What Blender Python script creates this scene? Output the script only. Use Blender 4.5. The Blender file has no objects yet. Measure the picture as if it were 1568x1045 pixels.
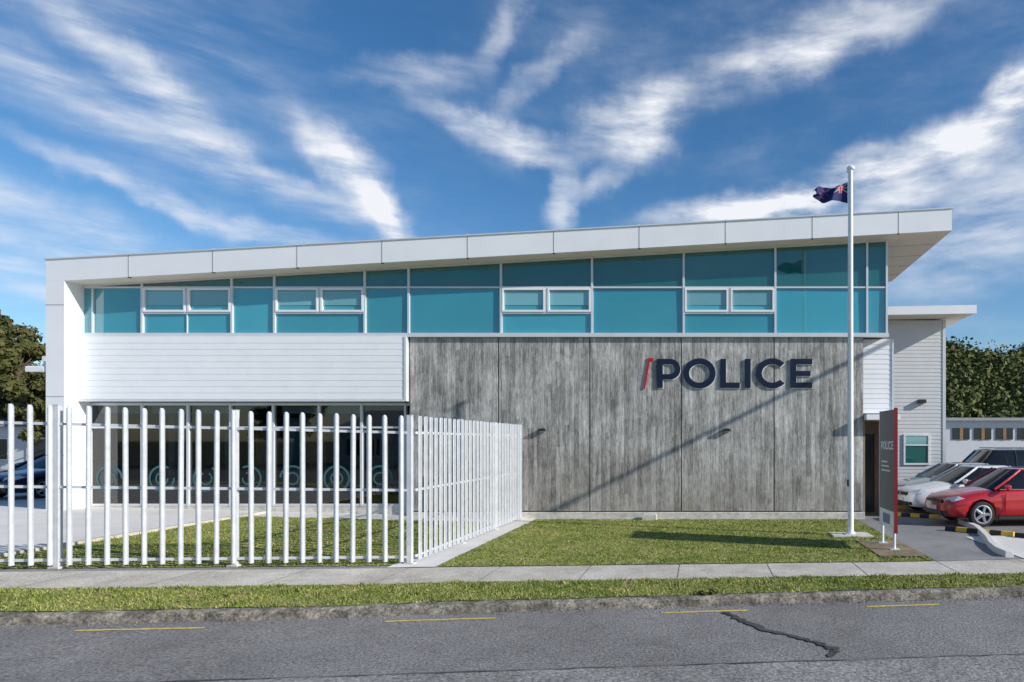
import bpy, math, random
import numpy as np
from mathutils import Vector, Matrix
random.seed(4); rng=np.random.default_rng(4)
S=bpy.context.scene
COL=S.collection
# ---------------------------------------------------------------- helpers
def lerp(a,b,t): return a+(b-a)*t
def g(X):
    t=-5.2-X
    return 0.0 if t<=0 else min(0.35,0.025*t)
def ginterp(pts):
    xs=[p[0] for p in pts]; ys=[p[1] for p in pts]
    def f(X):
        if X<=xs[0]:
            s=(ys[1]-ys[0])/(xs[1]-xs[0])*0.7; return ys[0]+s*(X-xs[0])
        if X>=xs[-1]:
            s=(ys[-1]-ys[-2])/(xs[-1]-xs[-2]); return ys[-1]+s*(X-xs[-1])
        return float(np.interp(X,xs,ys))
    return f
YK=ginterp([(-8.49,8.25),(-3.9,9.08),(4.8,10.15)])
FF=ginterp([(-9.8,9.54),(-4.5,10.5),(5.3,11.27)])
FB=ginterp([(-10.96,10.66),(-5.02,11.78),(3.84,12.36),(5.96,12.63)])

class MB:
    def __init__(s): s.v=[];s.f=[];s.m=[];s.mats=[]
    def mi(s,mat):
        if mat not in s.mats: s.mats.append(mat)
        return s.mats.index(mat)
    def add(s,vs,fs,mat):
        o=len(s.v); s.v+= [tuple(v) for v in vs]; k=s.mi(mat)
        for f in fs: s.f.append(tuple(i+o for i in f)); s.m.append(k)
    def box(s,x0,x1,y0,y1,z0,z1,mat):
        s.add([(x0,y0,z0),(x1,y0,z0),(x1,y1,z0),(x0,y1,z0),(x0,y0,z1),(x1,y0,z1),(x1,y1,z1),(x0,y1,z1)],
              [(0,3,2,1),(4,5,6,7),(0,1,5,4),(1,2,6,5),(2,3,7,6),(3,0,4,7)],mat)
    def prismXZ(s,poly,y0,y1,mat):
        n=len(poly)
        vs=[(p[0],y0,p[1]) for p in poly]+[(p[0],y1,p[1]) for p in poly]
        fs=[tuple(range(n)),tuple(range(2*n-1,n-1,-1))]+[(i,n+i,n+(i+1)%n,(i+1)%n) for i in range(n)]
        s.add(vs,fs,mat)
    def prismT(s,quad,fn,d0,d1,mat):
        n=len(quad)
        vs=[fn(p[0],p[1],d0) for p in quad]+[fn(p[0],p[1],d1) for p in quad]
        fs=[tuple(range(n)),tuple(range(2*n-1,n-1,-1))]+[(i,n+i,n+(i+1)%n,(i+1)%n) for i in range(n)]
        s.add(vs,fs,mat)
    def cyl(s,p0,p1,r0,r1,mat,n=12,cap=True):
        p0=Vector(p0);p1=Vector(p1);d=(p1-p0).normalized()
        a=d.orthogonal().normalized();b=d.cross(a)
        vs=[];
        for p,r in((p0,r0),(p1,r1)):
            for i in range(n):
                t=2*math.pi*i/n; vs.append(p+a*math.cos(t)*r+b*math.sin(t)*r)
        fs=[(i,(i+1)%n,n+(i+1)%n,n+i) for i in range(n)]
        if cap: fs+=[tuple(range(n-1,-1,-1)),tuple(range(n,2*n))]
        s.add(vs,fs,mat)
    def lathe(s,c,axis,prof,mat,n=24):
        c=Vector(c);d=Vector(axis).normalized();a=d.orthogonal().normalized();b=d.cross(a)
        vs=[]
        for (t,r) in prof:
            for i in range(n):
                q=2*math.pi*i/n; vs.append(c+d*t+a*math.cos(q)*r+b*math.sin(q)*r)
        fs=[]
        for k in range(len(prof)-1):
            for i in range(n):
                fs.append((k*n+i,k*n+(i+1)%n,(k+1)*n+(i+1)%n,(k+1)*n+i))
        s.add(vs,fs,mat)
    def build(s,name,parent=None,smooth=False,bevel=0,world=True,fixn=True):
        me=bpy.data.meshes.new(name); me.from_pydata(s.v,[],s.f)
        for m in s.mats: me.materials.append(m)
        me.polygons.foreach_set('material_index',s.m)
        if fixn:
            import bmesh
            bm=bmesh.new(); bm.from_mesh(me); bmesh.ops.recalc_face_normals(bm,faces=bm.faces); bm.to_mesh(me); bm.free()
        if smooth: me.polygons.foreach_set('use_smooth',[True]*len(me.polygons))
        ob=bpy.data.objects.new(name,me); COL.objects.link(ob)
        if parent:
            ob.parent=parent
            if world: ob.location=-Vector(parent.location)
        if bevel:
            b=ob.modifiers.new('bev','BEVEL'); b.width=bevel; b.segments=2; b.limit_method='ANGLE'
        me.update()
        return ob
def empty(name,loc=(0,0,0),rotz=0):
    e=bpy.data.objects.new(name,None); e.location=loc; e.rotation_euler[2]=rotz; e.empty_display_size=.3; COL.objects.link(e); return e
def npmesh(name,V,F,mats,mi=None,parent=None):
    me=bpy.data.meshes.new(name)
    n=len(V);m=len(F);k=F.shape[1]
    me.vertices.add(n); me.vertices.foreach_set('co',V.astype(np.float32).ravel())
    me.loops.add(m*k); me.loops.foreach_set('vertex_index',F.astype(np.int32).ravel())
    me.polygons.add(m); me.polygons.foreach_set('loop_start',(np.arange(m)*k).astype(np.int32)); me.polygons.foreach_set('loop_total',np.full(m,k,dtype=np.int32))
    for a in mats: me.materials.append(a)
    if mi is not None: me.polygons.foreach_set('material_index',mi.astype(np.int32))
    me.update(calc_edges=True); me.validate()
    ob=bpy.data.objects.new(name,me); COL.objects.link(ob)
    if parent: ob.parent=parent; ob.location=-Vector(parent.location)
    return ob
# ---------------------------------------------------------------- materials
def newmat(name):
    m=bpy.data.materials.new(name); m.use_nodes=True
    nt=m.node_tree; return m,nt,nt.nodes['Principled BSDF']
def N(nt,t,**k):
    n=nt.nodes.new(t)
    for a,b in k.items(): setattr(n,a,b)
    return n
def ramp(nt,src,stops):
    r=N(nt,'ShaderNodeValToRGB'); el=r.color_ramp.elements
    while len(el)<len(stops): el.new(0.5)
    for e,(p,c) in zip(el,stops):
        e.position=p; e.color=(c[0],c[1],c[2],1) if hasattr(c,'__len__') else (c,c,c,1)
    nt.links.new(src,r.inputs[0]); return r.outputs[0]
def noise(nt,scale,detail=4,vec=None,rough=.55,dist=0,vs=None,rot=None):
    tc=N(nt,'ShaderNodeTexCoord'); v=tc.outputs['Object'] if vec is None else vec
    if vs is not None:
        mp=N(nt,'ShaderNodeMapping'); mp.inputs['Scale'].default_value=vs
        if rot: mp.inputs['Rotation'].default_value=rot
        nt.links.new(v,mp.inputs[0]); v=mp.outputs[0]
    n=N(nt,'ShaderNodeTexNoise'); n.inputs['Scale'].default_value=scale; n.inputs['Detail'].default_value=detail
    n.inputs['Roughness'].default_value=rough; n.inputs['Distortion'].default_value=dist
    nt.links.new(v,n.inputs['Vector']); return n.outputs['Fac']
def mix(nt,f,a,b,mode='MIX'):
    n=N(nt,'ShaderNodeMix',data_type='RGBA',blend_type=mode)
    for i,x in ((0,f),(6,a),(7,b)):
        if isinstance(x,(int,float)): n.inputs[i].default_value=x
        elif isinstance(x,tuple): n.inputs[i].default_value=(x[0],x[1],x[2],1)
        else: nt.links.new(x,n.inputs[i])
    return n.outputs[2]
def math_(nt,op,a,b=None,c=None,clamp=False):
    n=N(nt,'ShaderNodeMath',operation=op); n.use_clamp=clamp
    for i,x in enumerate((a,b,c)):
        if x is None: continue
        if isinstance(x,(int,float)): n.inputs[i].default_value=x
        else: nt.links.new(x,n.inputs[i])
    return n.outputs[0]
def bump(nt,bs,h,strength=.3,dist=.02):
    b=N(nt,'ShaderNodeBump'); b.inputs['Strength'].default_value=strength; b.inputs['Distance'].default_value=dist
    nt.links.new(h,b.inputs['Height']); nt.links.new(b.outputs[0],bs.inputs['Normal'])
def simple(name,c,rough=.5,metal=0,var=.12,scale=3,bs=.0,spec=None,coat=0):
    m,nt,b=newmat(name)
    f=noise(nt,scale,5)
    lo=tuple(max(0,x*(1-var)) for x in c); hi=tuple(min(1,x*(1+var)) for x in c)
    nt.links.new(ramp(nt,f,[(.3,lo),(.7,hi)]),b.inputs['Base Color'])
    b.inputs['Roughness'].default_value=rough; b.inputs['Metallic'].default_value=metal
    if coat: b.inputs['Coat Weight'].default_value=coat; b.inputs['Coat Roughness'].default_value=.03
    if spec is not None: b.inputs['Specular IOR Level'].default_value=spec
    if bs: bump(nt,b,noise(nt,scale*12,3),bs,.01)
    return m
def ground_mat(name,c1,c2,fine=60,patch=.6,bs=.4,speck=.35,stain=.35,rough=.9):
    m,nt,b=newmat(name)
    p=noise(nt,patch,6,rough=.65); col=mix(nt,ramp(nt,p,[(.35,0),(.65,1)]),c1,c2)
    f=noise(nt,fine,3,rough=.8)
    col=mix(nt,speck,col,ramp(nt,f,[(.3,.15),(.7,.9)]),'OVERLAY')
    p2=noise(nt,2.1,7,rough=.72,dist=.6)
    col=mix(nt,ramp(nt,p2,[(.5,0),(.72,stain)]),col,tuple(x*.5 for x in c1))
    nt.links.new(col,b.inputs['Base Color']); b.inputs['Roughness'].default_value=rough
    b.inputs['Specular IOR Level'].default_value=.25
    bump(nt,b,f,bs,.012)
    return m
M={}
M['asphalt']=ground_mat('asphalt',(.18,.172,.165),(.25,.24,.23),fine=32,patch=.4,bs=1,speck=1,stain=.4)
M['asphalt_new']=ground_mat('asphalt_coarse',(.21,.20,.19),(.29,.28,.265),fine=24,patch=.8,bs=1,speck=1,stain=.5)
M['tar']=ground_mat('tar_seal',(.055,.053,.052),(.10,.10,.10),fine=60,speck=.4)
M['seam']=ground_mat('asphalt_seam',(.10,.10,.10),(.14,.14,.14),fine=60,speck=.6)
M['footpath']=ground_mat('footpath_concrete',(.44,.40,.34),(.60,.56,.49),fine=35,patch=.9,bs=.5,speck=.6,stain=.5)
M['paving']=ground_mat('pale_concrete',(.62,.60,.57),(.72,.70,.67),fine=50,patch=.6,bs=.15,speck=.15,stain=.15)
M['kerb']=ground_mat('kerb_aggregate',(.10,.09,.075),(.32,.29,.24),fine=24,patch=4,bs=1,speck=1,stain=.6)
M['yard']=ground_mat('yard_asphalt',(.20,.20,.20),(.28,.275,.27),fine=40,patch=.5,bs=.3,speck=.4)
M['earth']=ground_mat('ground_far',(.06,.075,.03),(.12,.12,.07),fine=4,patch=.03,bs=.2)
M['dirt']=ground_mat('dirt',(.18,.135,.085),(.28,.23,.15),fine=40,patch=2,speck=.8)
def grassmat(name,blades):
    m,nt,b=newmat(name)
    p=noise(nt,.7,7,rough=.72); p2=noise(nt,4,5,rough=.75)
    col=mix(nt,ramp(nt,p,[(.38,0),(.62,1)]),(.15,.215,.035),(.30,.325,.085))
    col=mix(nt,ramp(nt,p2,[(.46,0),(.68,.8)]),col,(.43,.36,.17))
    if blades:
        geo=N(nt,'ShaderNodeNewGeometry')
        r=ramp(nt,geo.outputs['Random Per Island'],[(0,.45),(1,1.4)])
        col=mix(nt,1.0,col,r,'MULTIPLY')
    else:
        f=noise(nt,35,3,rough=.8); col=mix(nt,.9,col,ramp(nt,f,[(.3,.15),(.7,.85)]),'OVERLAY'); bump(nt,b,f,1,.03)
    nt.links.new(col,b.inputs['Base Color']); b.inputs['Roughness'].default_value=.8; b.inputs['Specular IOR Level'].default_value=.2
    return m
M['grass']=grassmat('grass_turf',False); M['blades']=grassmat('grass_blades',True)
M['white']=simple('white_panel',(.85,.86,.87),.38,var=.03,scale=1.2)
M['board']=simple('white_weatherboard',(.88,.89,.90),.5,var=.03,scale=2)
M['wingboard']=simple('grey_weatherboard',(.64,.65,.66),.5,var=.04,scale=2)
M['frame']=simple('aluminium_frame',(.66,.69,.72),.35,var=.04,metal=.1)
M['softjoint']=simple('panel_joint',(.30,.30,.30),.8)
M['soffit']=simple('soffit',(.84,.76,.63),.6,var=.04)
M['roofm']=simple('roof_metal',(.35,.36,.38),.45,var=.1)
M['plinth']=simple('plinth_concrete',(.58,.55,.49),.85,var=.25,scale=6,bs=.3)
M['dark']=simple('dark_fitting',(.03,.03,.035),.4)
M['fence']=simple('fence_steel',(.68,.70,.73),.36,metal=.25,var=.10,scale=7)
M['navy']=simple('navy_letter',(.006,.010,.035),.35)
M['red']=simple('red_letter',(.50,.012,.03),.4)
M['pole']=simple('white_pole',(.84,.85,.86),.3,var=.03)
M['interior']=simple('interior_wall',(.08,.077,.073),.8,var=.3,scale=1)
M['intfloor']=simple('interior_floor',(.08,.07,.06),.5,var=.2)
M['intwood']=simple('interior_wood',(.55,.25,.09),.5,var=.2)
M['intteal']=simple('interior_teal',(.05,.30,.34),.5,var=.2)
M['graphic']=simple('window_graphic',(.03,.12,.135),.5,var=.2)
M['yellow']=simple('yellow_paint',(.66,.48,.12),.8,var=.4,scale=16)
M['yellowb']=simple('yellow_rubber',(.75,.45,.03),.6,var=.1)
M['black']=simple('black_rubber',(.02,.02,.02),.7)
M['bark']=simple('bark',(.10,.075,.05),.95,var=.4,scale=6,bs=.8)
M['orange']=simple('orange_brown_panel',(.30,.16,.07),.6,var=.25,scale=.6)
M['farwhite']=simple('far_white_wall',(.62,.63,.64),.7,var=.05)
M['fargrey']=simple('grey_cladding',(.38,.40,.42),.7,var=.05)
M['farglass']=simple('far_window',(.03,.035,.04),.15)
M['signgrey']=simple('sign_charcoal',(.06,.063,.072),.4)
M['signwhite']=simple('sign_white',(.78,.79,.8),.4)
M['signblue']=simple('sign_blue',(.03,.12,.30),.4)
M['signred']=simple('sign_maroon',(.24,.008,.015),.4)
M['entry']=simple('entry_timber',(.28,.22,.16),.6,var=.2,scale=5)
def tealmat(name,c,c2):
    m,nt,b=newmat(name)
    f=noise(nt,.35,3); col=ramp(nt,f,[(.3,c),(.7,c2)])
    geo=N(nt,'ShaderNodeNewGeometry'); col=mix(nt,1.0,col,ramp(nt,geo.outputs['Random Per Island'],[(0,.75),(1,1.0)]),'MULTIPLY')
    nt.links.new(col,b.inputs['Base Color'])
    b.inputs['Roughness'].default_value=.03; b.inputs['IOR'].default_value=1.75
    b.inputs['Coat Weight'].default_value=.8; b.inputs['Coat Roughness'].default_value=.02
    return m
M['teal']=tealmat('teal_glass',(.045,.325,.42),(.06,.38,.48))
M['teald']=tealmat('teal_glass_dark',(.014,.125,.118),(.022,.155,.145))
M['teall']=tealmat('teal_window_pane',(.07,.37,.43),(.09,.41,.47))
M['blind']=tealmat('window_blind',(.19,.45,.50),(.21,.48,.53))
def glassmat(name,tint,refl=.12):
    m=bpy.data.materials.new(name); m.use_nodes=True; nt=m.node_tree
    for n in list(nt.nodes): nt.nodes.remove(n)
    o=N(nt,'ShaderNodeOutputMaterial'); t=N(nt,'ShaderNodeBsdfTransparent'); gl=N(nt,'ShaderNodeBsdfGlossy'); gl.inputs['Roughness'].default_value=.02
    t.inputs[0].default_value=(*tint,1)
    fr=N(nt,'ShaderNodeFresnel'); fr.inputs[0].default_value=1.6
    f=math_(nt,'ADD',fr.outputs[0],refl)
    mx=N(nt,'ShaderNodeMixShader'); nt.links.new(f,mx.inputs[0]); nt.links.new(t.outputs[0],mx.inputs[1]); nt.links.new(gl.outputs[0],mx.inputs[2]); nt.links.new(mx.outputs[0],o.inputs[0])
    return m
M['glass']=glassmat('clear_glass',(.46,.54,.56),.05)
M['carglass']=simple('car_glass',(.012,.015,.018),.03,var=.05)
def film():
    m,nt,b=newmat('frosted_film')
    b.inputs['Alpha'].default_value=.30; b.inputs['Roughness'].default_value=.6
    f=noise(nt,5,3); nt.links.new(ramp(nt,f,[(.3,(.06,.11,.12)),(.7,(.10,.15,.16))]),b.inputs['Base Color'])
    return m
M['film']=film()
def boardconcrete():
    m,nt,b=newmat('board_formed_concrete')
    tc=N(nt,'ShaderNodeTexCoord'); sp=N(nt,'ShaderNodeSeparateXYZ'); nt.links.new(tc.outputs['Object'],sp.inputs[0])
    wx=math_(nt,'ADD',sp.outputs[0],math_(nt,'MULTIPLY',noise(nt,1.2,3),.04))
    bx=math_(nt,'DIVIDE',wx,.128); bid=math_(nt,'FLOOR',bx); fr=math_(nt,'FRACT',bx)
    zid=math_(nt,'FLOOR',math_(nt,'ADD',math_(nt,'DIVIDE',sp.outputs[2],2.4),math_(nt,'MULTIPLY',bid,.37)))
    wn=N(nt,'ShaderNodeTexWhiteNoise',noise_dimensions='2D'); cb=N(nt,'ShaderNodeCombineXYZ')
    nt.links.new(bid,cb.inputs[0]); nt.links.new(zid,cb.inputs[1]); nt.links.new(cb.outputs[0],wn.inputs['Vector'])
    streak=noise(nt,1,8,vs=(10,1,.8),rough=.75,dist=.2)
    streak2=noise(nt,1,7,vs=(26,1,5),rough=.8)
    blot=noise(nt,1.0,8,rough=.72,dist=.4)
    v=math_(nt,'MULTIPLY_ADD',wn.outputs['Value'],.22,.20)
    v=math_(nt,'MULTIPLY_ADD',math_(nt,'SUBTRACT',streak,.5),1.35,v)
    v=math_(nt,'MULTIPLY_ADD',math_(nt,'SUBTRACT',streak2,.5),1.25,v)
    v=math_(nt,'MULTIPLY_ADD',math_(nt,'SUBTRACT',blot,.5),.9,v)
    v=math_(nt,'ADD',v,.15)
    e=math_(nt,'LESS_THAN',fr,.10); v=math_(nt,'MULTIPLY_ADD',e,-.15,v)
    col=ramp(nt,v,[(0,(.085,.082,.075)),(.25,(.205,.199,.188)),(.5,(.375,.365,.348)),(.85,(.68,.665,.635))])
    mr=N(nt,'ShaderNodeMapRange'); mr.inputs[1].default_value=0; mr.inputs[2].default_value=1.8; mr.inputs[3].default_value=1; mr.inputs[4].default_value=0
    nt.links.new(sp.outputs[2],mr.inputs[0])
    k=math_(nt,'MULTIPLY',mr.outputs[0],ramp(nt,streak,[(.42,0),(.62,.65)]))
    col=mix(nt,k,col,(.17,.125,.08))
    nt.links.new(col,b.inputs['Base Color']); b.inputs['Roughness'].default_value=.85; b.inputs['Specular IOR Level'].default_value=.3
    h=math_(nt,'ADD',math_(nt,'MULTIPLY',wn.outputs['Value'],.6),math_(nt,'MULTIPLY',e,-.8)); h=math_(nt,'ADD',h,streak2)
    bump(nt,b,h,.5,.010)
    return m
M['concrete']=boardconcrete()
def foliage(name,a,bc,c,tr=.0):
    m,nt,b=newmat(name)
    geo=N(nt,'ShaderNodeNewGeometry'); f=noise(nt,.10,6,rough=.75)
    col=mix(nt,ramp(nt,f,[(.42,0),(.58,1)]),a,bc)
    col=mix(nt,ramp(nt,geo.outputs['Random Per Island'],[(.0,0),(1,.6)]),col,c)
    nt.links.new(col,b.inputs['Base Color']); b.inputs['Roughness'].default_value=.7; b.inputs['Specular IOR Level'].default_value=.2
    return m
M['leafhill']=foliage('hill_foliage',(.022,.045,.012),(.11,.13,.035),(.16,.16,.055))
M['leaf']=foliage('tree_foliage',(.035,.055,.018),(.075,.09,.025),(.17,.14,.05))
# ---------------------------------------------------------------- camera
cam=bpy.data.cameras.new('camera'); co=bpy.data.objects.new('camera',cam); COL.objects.link(co); S.camera=co
co.location=(0,0,2.2); co.rotation_euler=(math.radians(90),0,0)
cam.sensor_width=36; cam.lens=24; cam.shift_x=-291/1568; cam.shift_y=152.5/1568; cam.clip_end=5000
S.view_settings.view_transform='Standard'; S.view_settings.look='None'; S.view_settings.exposure=0
# ---------------------------------------------------------------- sun
A=math.radians(18.5); EL=math.radians(26)
tow=Vector((math.cos(EL)*math.cos(A),-math.cos(EL)*math.sin(A),math.sin(EL)))
sl=bpy.data.lights.new('sun','SUN'); sl.energy=5.0; sl.angle=math.radians(.5); sl.color=(1,.95,.875)
so=bpy.data.objects.new('sun',sl); COL.objects.link(so); so.rotation_euler=tow.to_track_quat('Z','Y').to_euler(); so.location=(30,-10,30)
# ---------------------------------------------------------------- world
W=bpy.data.worlds.new('World'); S.world=W; W.use_nodes=True; nt=W.node_tree; bg=nt.nodes['Background']
sky=N(nt,'ShaderNodeTexSky',sky_type='NISHITA'); sky.sun_disc=False; sky.sun_elevation=EL; sky.sun_rotation=math.radians(108.5)
sky.air_density=1.0; sky.dust_density=.4; sky.ozone_density=3.5; sky.altitude=50
tc=N(nt,'ShaderNodeTexCoord'); sp=N(nt,'ShaderNodeSeparateXYZ'); nt.links.new(tc.outputs['Generated'],sp.inputs[0])
az=math_(nt,'ARCTAN2',sp.outputs[0],sp.outputs[1]); el=math_(nt,'ARCSINE',sp.outputs[2])
cb=N(nt,'ShaderNodeCombineXYZ'); nt.links.new(az,cb.inputs[0]); nt.links.new(el,cb.inputs[1])
C0=cb.outputs[0]
wn=N(nt,'ShaderNodeTexNoise'); wn.inputs['Scale'].default_value=8; wn.inputs['Detail'].default_value=5; wn.inputs['Roughness'].default_value=.6
nt.links.new(C0,wn.inputs['Vector'])
vs=N(nt,'ShaderNodeVectorMath',operation='MULTIPLY_ADD'); nt.links.new(wn.outputs['Color'],vs.inputs[0]); vs.inputs[1].default_value=(.11,.08,0); vs.inputs[2].default_value=(-.055,-.04,0)
va=N(nt,'ShaderNodeVectorMath',operation='ADD'); nt.links.new(vs.outputs[0],va.inputs[0]); nt.links.new(C0,va.inputs[1])
CW=va.outputs[0]
blobs=[(175,85,120,26,-25,.5),(240,130,110,18,-32,.45),(60,150,170,22,-20,.35),(300,225,240,18,-16,.7),(60,350,220,34,-12,.65),(240,298,130,12,-14,.7),(548,276,66,22,-48,1.05),(600,345,50,15,-62,.75),
(785,207,68,15,-6,1.35),(970,185,60,26,20,1.35),(640,112,66,15,8,.6),(770,45,50,14,60,.5),(825,110,60,12,38,.55),(862,318,20,46,-10,.95),(690,190,70,13,-25,.4),
(1190,80,130,26,20,.55),(1310,45,150,18,15,.6),(1110,318,90,15,8,1.05),(1330,255,230,18,16,.9),(1490,215,190,26,28,1.05),(1540,330,150,60,28,.75),
(500,215,60,22,-45,.3),(445,357,60,11,-8,.55),(30,430,150,18,-5,.6),(1240,300,120,12,14,.7),(920,280,36,12,30,.5)]
acc=None
for (px,py,a,b_,r,am) in blobs:
    u=(px-1075)/1045; v=(675-py)/1045; z0=math.atan(u); e0=math.atan(v/math.sqrt(1+u*u))
    k=math.cos(z0)
    mp=N(nt,'ShaderNodeMapping',vector_type='TEXTURE'); mp.inputs['Location'].default_value=(z0,e0,0); mp.inputs['Rotation'].default_value=(0,0,math.radians(r))
    mp.inputs['Scale'].default_value=(a/1045*k*1.15,b_/1045*k*1.3,1); nt.links.new(CW,mp.inputs[0])
    ln=N(nt,'ShaderNodeVectorMath',operation='LENGTH'); nt.links.new(mp.outputs[0],ln.inputs[0])
    mr=N(nt,'ShaderNodeMapRange',interpolation_type='SMOOTHERSTEP'); mr.inputs[1].default_value=0; mr.inputs[2].default_value=1.9; mr.inputs[3].default_value=am; mr.inputs[4].default_value=0
    nt.links.new(ln.outputs['Value'],mr.inputs[0])
    acc=mr.outputs[0] if acc is None else math_(nt,'ADD',acc,mr.outputs[0])
def skn(scale,sc,rot,detail=9,rough=.6,dist=.15,src=None):
    mp=N(nt,'ShaderNodeMapping'); mp.inputs['Rotation'].default_value=(0,0,rot); mp.inputs['Scale'].default_value=sc; nt.links.new(src or C0,mp.inputs[0])
    n=N(nt,'ShaderNodeTexNoise'); n.inputs['Scale'].default_value=scale; n.inputs['Detail'].default_value=detail; n.inputs['Roughness'].default_value=rough; n.inputs['Distortion'].default_value=dist
    nt.links.new(mp.outputs[0],n.inputs['Vector']); return n.outputs['Fac']
nl=skn(5.5,(1,4.6,1),math.radians(24)); nr=skn(6,(1,3.6,1),math.radians(-26))
sel=N(nt,'ShaderNodeMapRange',interpolation_type='SMOOTHSTEP'); sel.inputs[1].default_value=-.5; sel.inputs[2].default_value=-.05; nt.links.new(az,sel.inputs[0])
nn=math_(nt,'ADD',math_(nt,'MULTIPLY',nr,sel.outputs[0]),math_(nt,'MULTIPLY',nl,math_(nt,'SUBTRACT',1,sel.outputs[0])))
wf=N(nt,'ShaderNodeMapRange',interpolation_type='SMOOTHSTEP'); wf.inputs[1].default_value=.28; wf.inputs[2].default_value=.76; nt.links.new(nn,wf.inputs[0])
dens=math_(nt,'MULTIPLY',acc,math_(nt,'MULTIPLY_ADD',wf.outputs[0],1.0,.12))
gl=skn(2.6,(1,2.0,1),.3,6); gm=N(nt,'ShaderNodeMapRange',interpolation_type='SMOOTHSTEP'); gm.inputs[1].default_value=.40; gm.inputs[2].default_value=.75; gm.inputs[4].default_value=.30; nt.links.new(gl,gm.inputs[0])
dens=math_(nt,'ADD',dens,math_(nt,'MULTIPLY',gm.outputs[0],wf.outputs[0]),clamp=True)
hz=N(nt,'ShaderNodeMapRange'); hz.inputs[1].default_value=-.02; hz.inputs[2].default_value=.05; nt.links.new(el,hz.inputs[0])
dens=math_(nt,'MULTIPLY',dens,hz.outputs[0],clamp=True)
hs=N(nt,'ShaderNodeHueSaturation'); hs.inputs['Saturation'].default_value=1.22; hs.inputs['Value'].default_value=1.0; nt.links.new(sky.outputs[0],hs.inputs['Color'])
mc=mix(nt,dens,hs.outputs[0],(6.8,7.0,7.4))
nt.links.new(mc,bg.inputs[0]); bg.inputs[1].default_value=.13
# ---------------------------------------------------------------- ground sheets
def sheet(name,fa,fb,x0,x1,dz,mat,nx=60,ny=4,parent=None,mb=None,jit=0):
    m=mb or MB(); vs=[];fs=[]
    for i in range(nx+1):
        X=lerp(x0,x1,i/nx); a=fa(X);b=fb(X)
        for j in range(ny+1):
            t=j/ny; Y=lerp(a,b,t)
            if jit and j in(0,ny): Y+=random.uniform(-jit,jit)
            vs.append((X,Y,g(X)+dz))
    for i in range(nx):
        for j in range(ny):
            o=i*(ny+1)+j; fs.append((o,o+ny+1,o+ny+2,o+1))
    m.add(vs,fs,mat)
    if mb is None: return m.build(name,parent,fixn=False)
xs=[-1500,-300,-60,-19,-12,-5.2,0,20,60,300,1500]; ys=[-1500,-200,-30,0,20,60,300,1500]
m=MB(); m.add([(x,y,g(x)-.16 if abs(x)<61 else -.16+(.35 if x<0 else 0)) for x in xs for y in ys],[(i*len(ys)+j,(i+1)*len(ys)+j,(i+1)*len(ys)+j+1,i*len(ys)+j+1) for i in range(len(xs)-1) for j in range(len(ys)-1)],M['earth']); m.build('ground',fixn=False)
sheet('road',lambda X:-3+.12*X,YK,-60,60,-.12,M['asphalt'],nx=120)
m=MB(); sheet('',lambda X:-1+.12*X,lambda X:7.05+.10*X,-14,14,-.116,M['asphalt_new'],nx=160,mb=m,jit=.03); m.build('road_patch',fixn=False)
def polyline_strip(mb,pts,w,z,mat):
    vs=[];fs=[]
    for i,(x,y) in enumerate(pts):
        a=Vector(pts[max(0,i-1)]);b=Vector(pts[min(len(pts)-1,i+1)]); d=(b-a).normalized(); n=Vector((-d.y,d.x))
        ww=w*random.uniform(.3,1.4)
        vs+= [(x+n.x*ww,y+n.y*ww,g(x)+z),(x-n.x*ww,y-n.y*ww,g(x)+z)]
    for i in range(len(pts)-1): fs.append((2*i,2*i+1,2*i+3,2*i+2))
    mb.add(vs,fs,mat)
def wob(pts,n,a):
    out=[]
    for k in range(len(pts)-1):
        for i in range(n):
            t=i/n; out.append((lerp(pts[k][0],pts[k+1][0],t)+random.uniform(-a,a),lerp(pts[k][1],pts[k+1][1],t)+random.uniform(-a,a)))
    out.append(pts[-1]); return out
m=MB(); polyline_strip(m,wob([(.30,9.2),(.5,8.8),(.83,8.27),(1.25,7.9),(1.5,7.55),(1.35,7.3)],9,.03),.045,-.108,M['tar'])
polyline_strip(m,wob([(-9,6.15),(-4,6.66),(0,7.06),(3.5,7.4),(8,7.85)],20,.012),.012,-.108,M['seam'])
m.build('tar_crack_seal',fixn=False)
m=MB()
for a,b in ((-7.45,-6.1),(-4.05,-2.7),(-.55,.62),(2.3,3.35),(5.2,6.3)):
    sheet('',lambda X:YK(X)-.35,lambda X:YK(X)-.29,a,b,-.114,M['yellow'],nx=24,ny=1,mb=m,jit=.008)
m.build('yellow_road_marking',fixn=False)
# kerb
m=MB()
nx=400; secs=[(0,-.13),(.012,-.03),(.045,-.004),(.07,.006),(.15,.006),(.16,-.05)]
vs=[];fs=[];k=len(secs)
for i in range(nx+1):
    X=lerp(-25,20,i/nx)
    for (dy,dz) in secs: vs.append((X,YK(X)+dy+random.uniform(-.013,.013),g(X)+dz+random.uniform(-.007,.007)))
for i in range(nx):
    for j in range(k-1):
        o=i*k+j; fs.append((o,o+k,o+k+1,o+1))
m.add(vs,fs,M['kerb']); m.build('kerb',fixn=False)
m=MB()
for i in range(700):
    X=random.uniform(-10,7); y=YK(X)-abs(random.gauss(0,.07))-.01; r=random.uniform(.004,.013); z=g(X)-.118
    m.add([(X-r,y,z),(X+r*.6,y-r,z),(X+r,y+r*.5,z),(X,y,z+r*1.2)],[(0,1,3),(1,2,3),(2,0,3)],M['kerb'])
m.build('gutter_gravel',fixn=False)
sheet('car_park',lambda X:YK(X)+.14,lambda X:70,-70,70,0,M['yard'],nx=200,ny=8)
m=MB(); sheet('',FF,FB,-50,50,.006,M['footpath'],nx=150,mb=m)
x=-19.0
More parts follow.
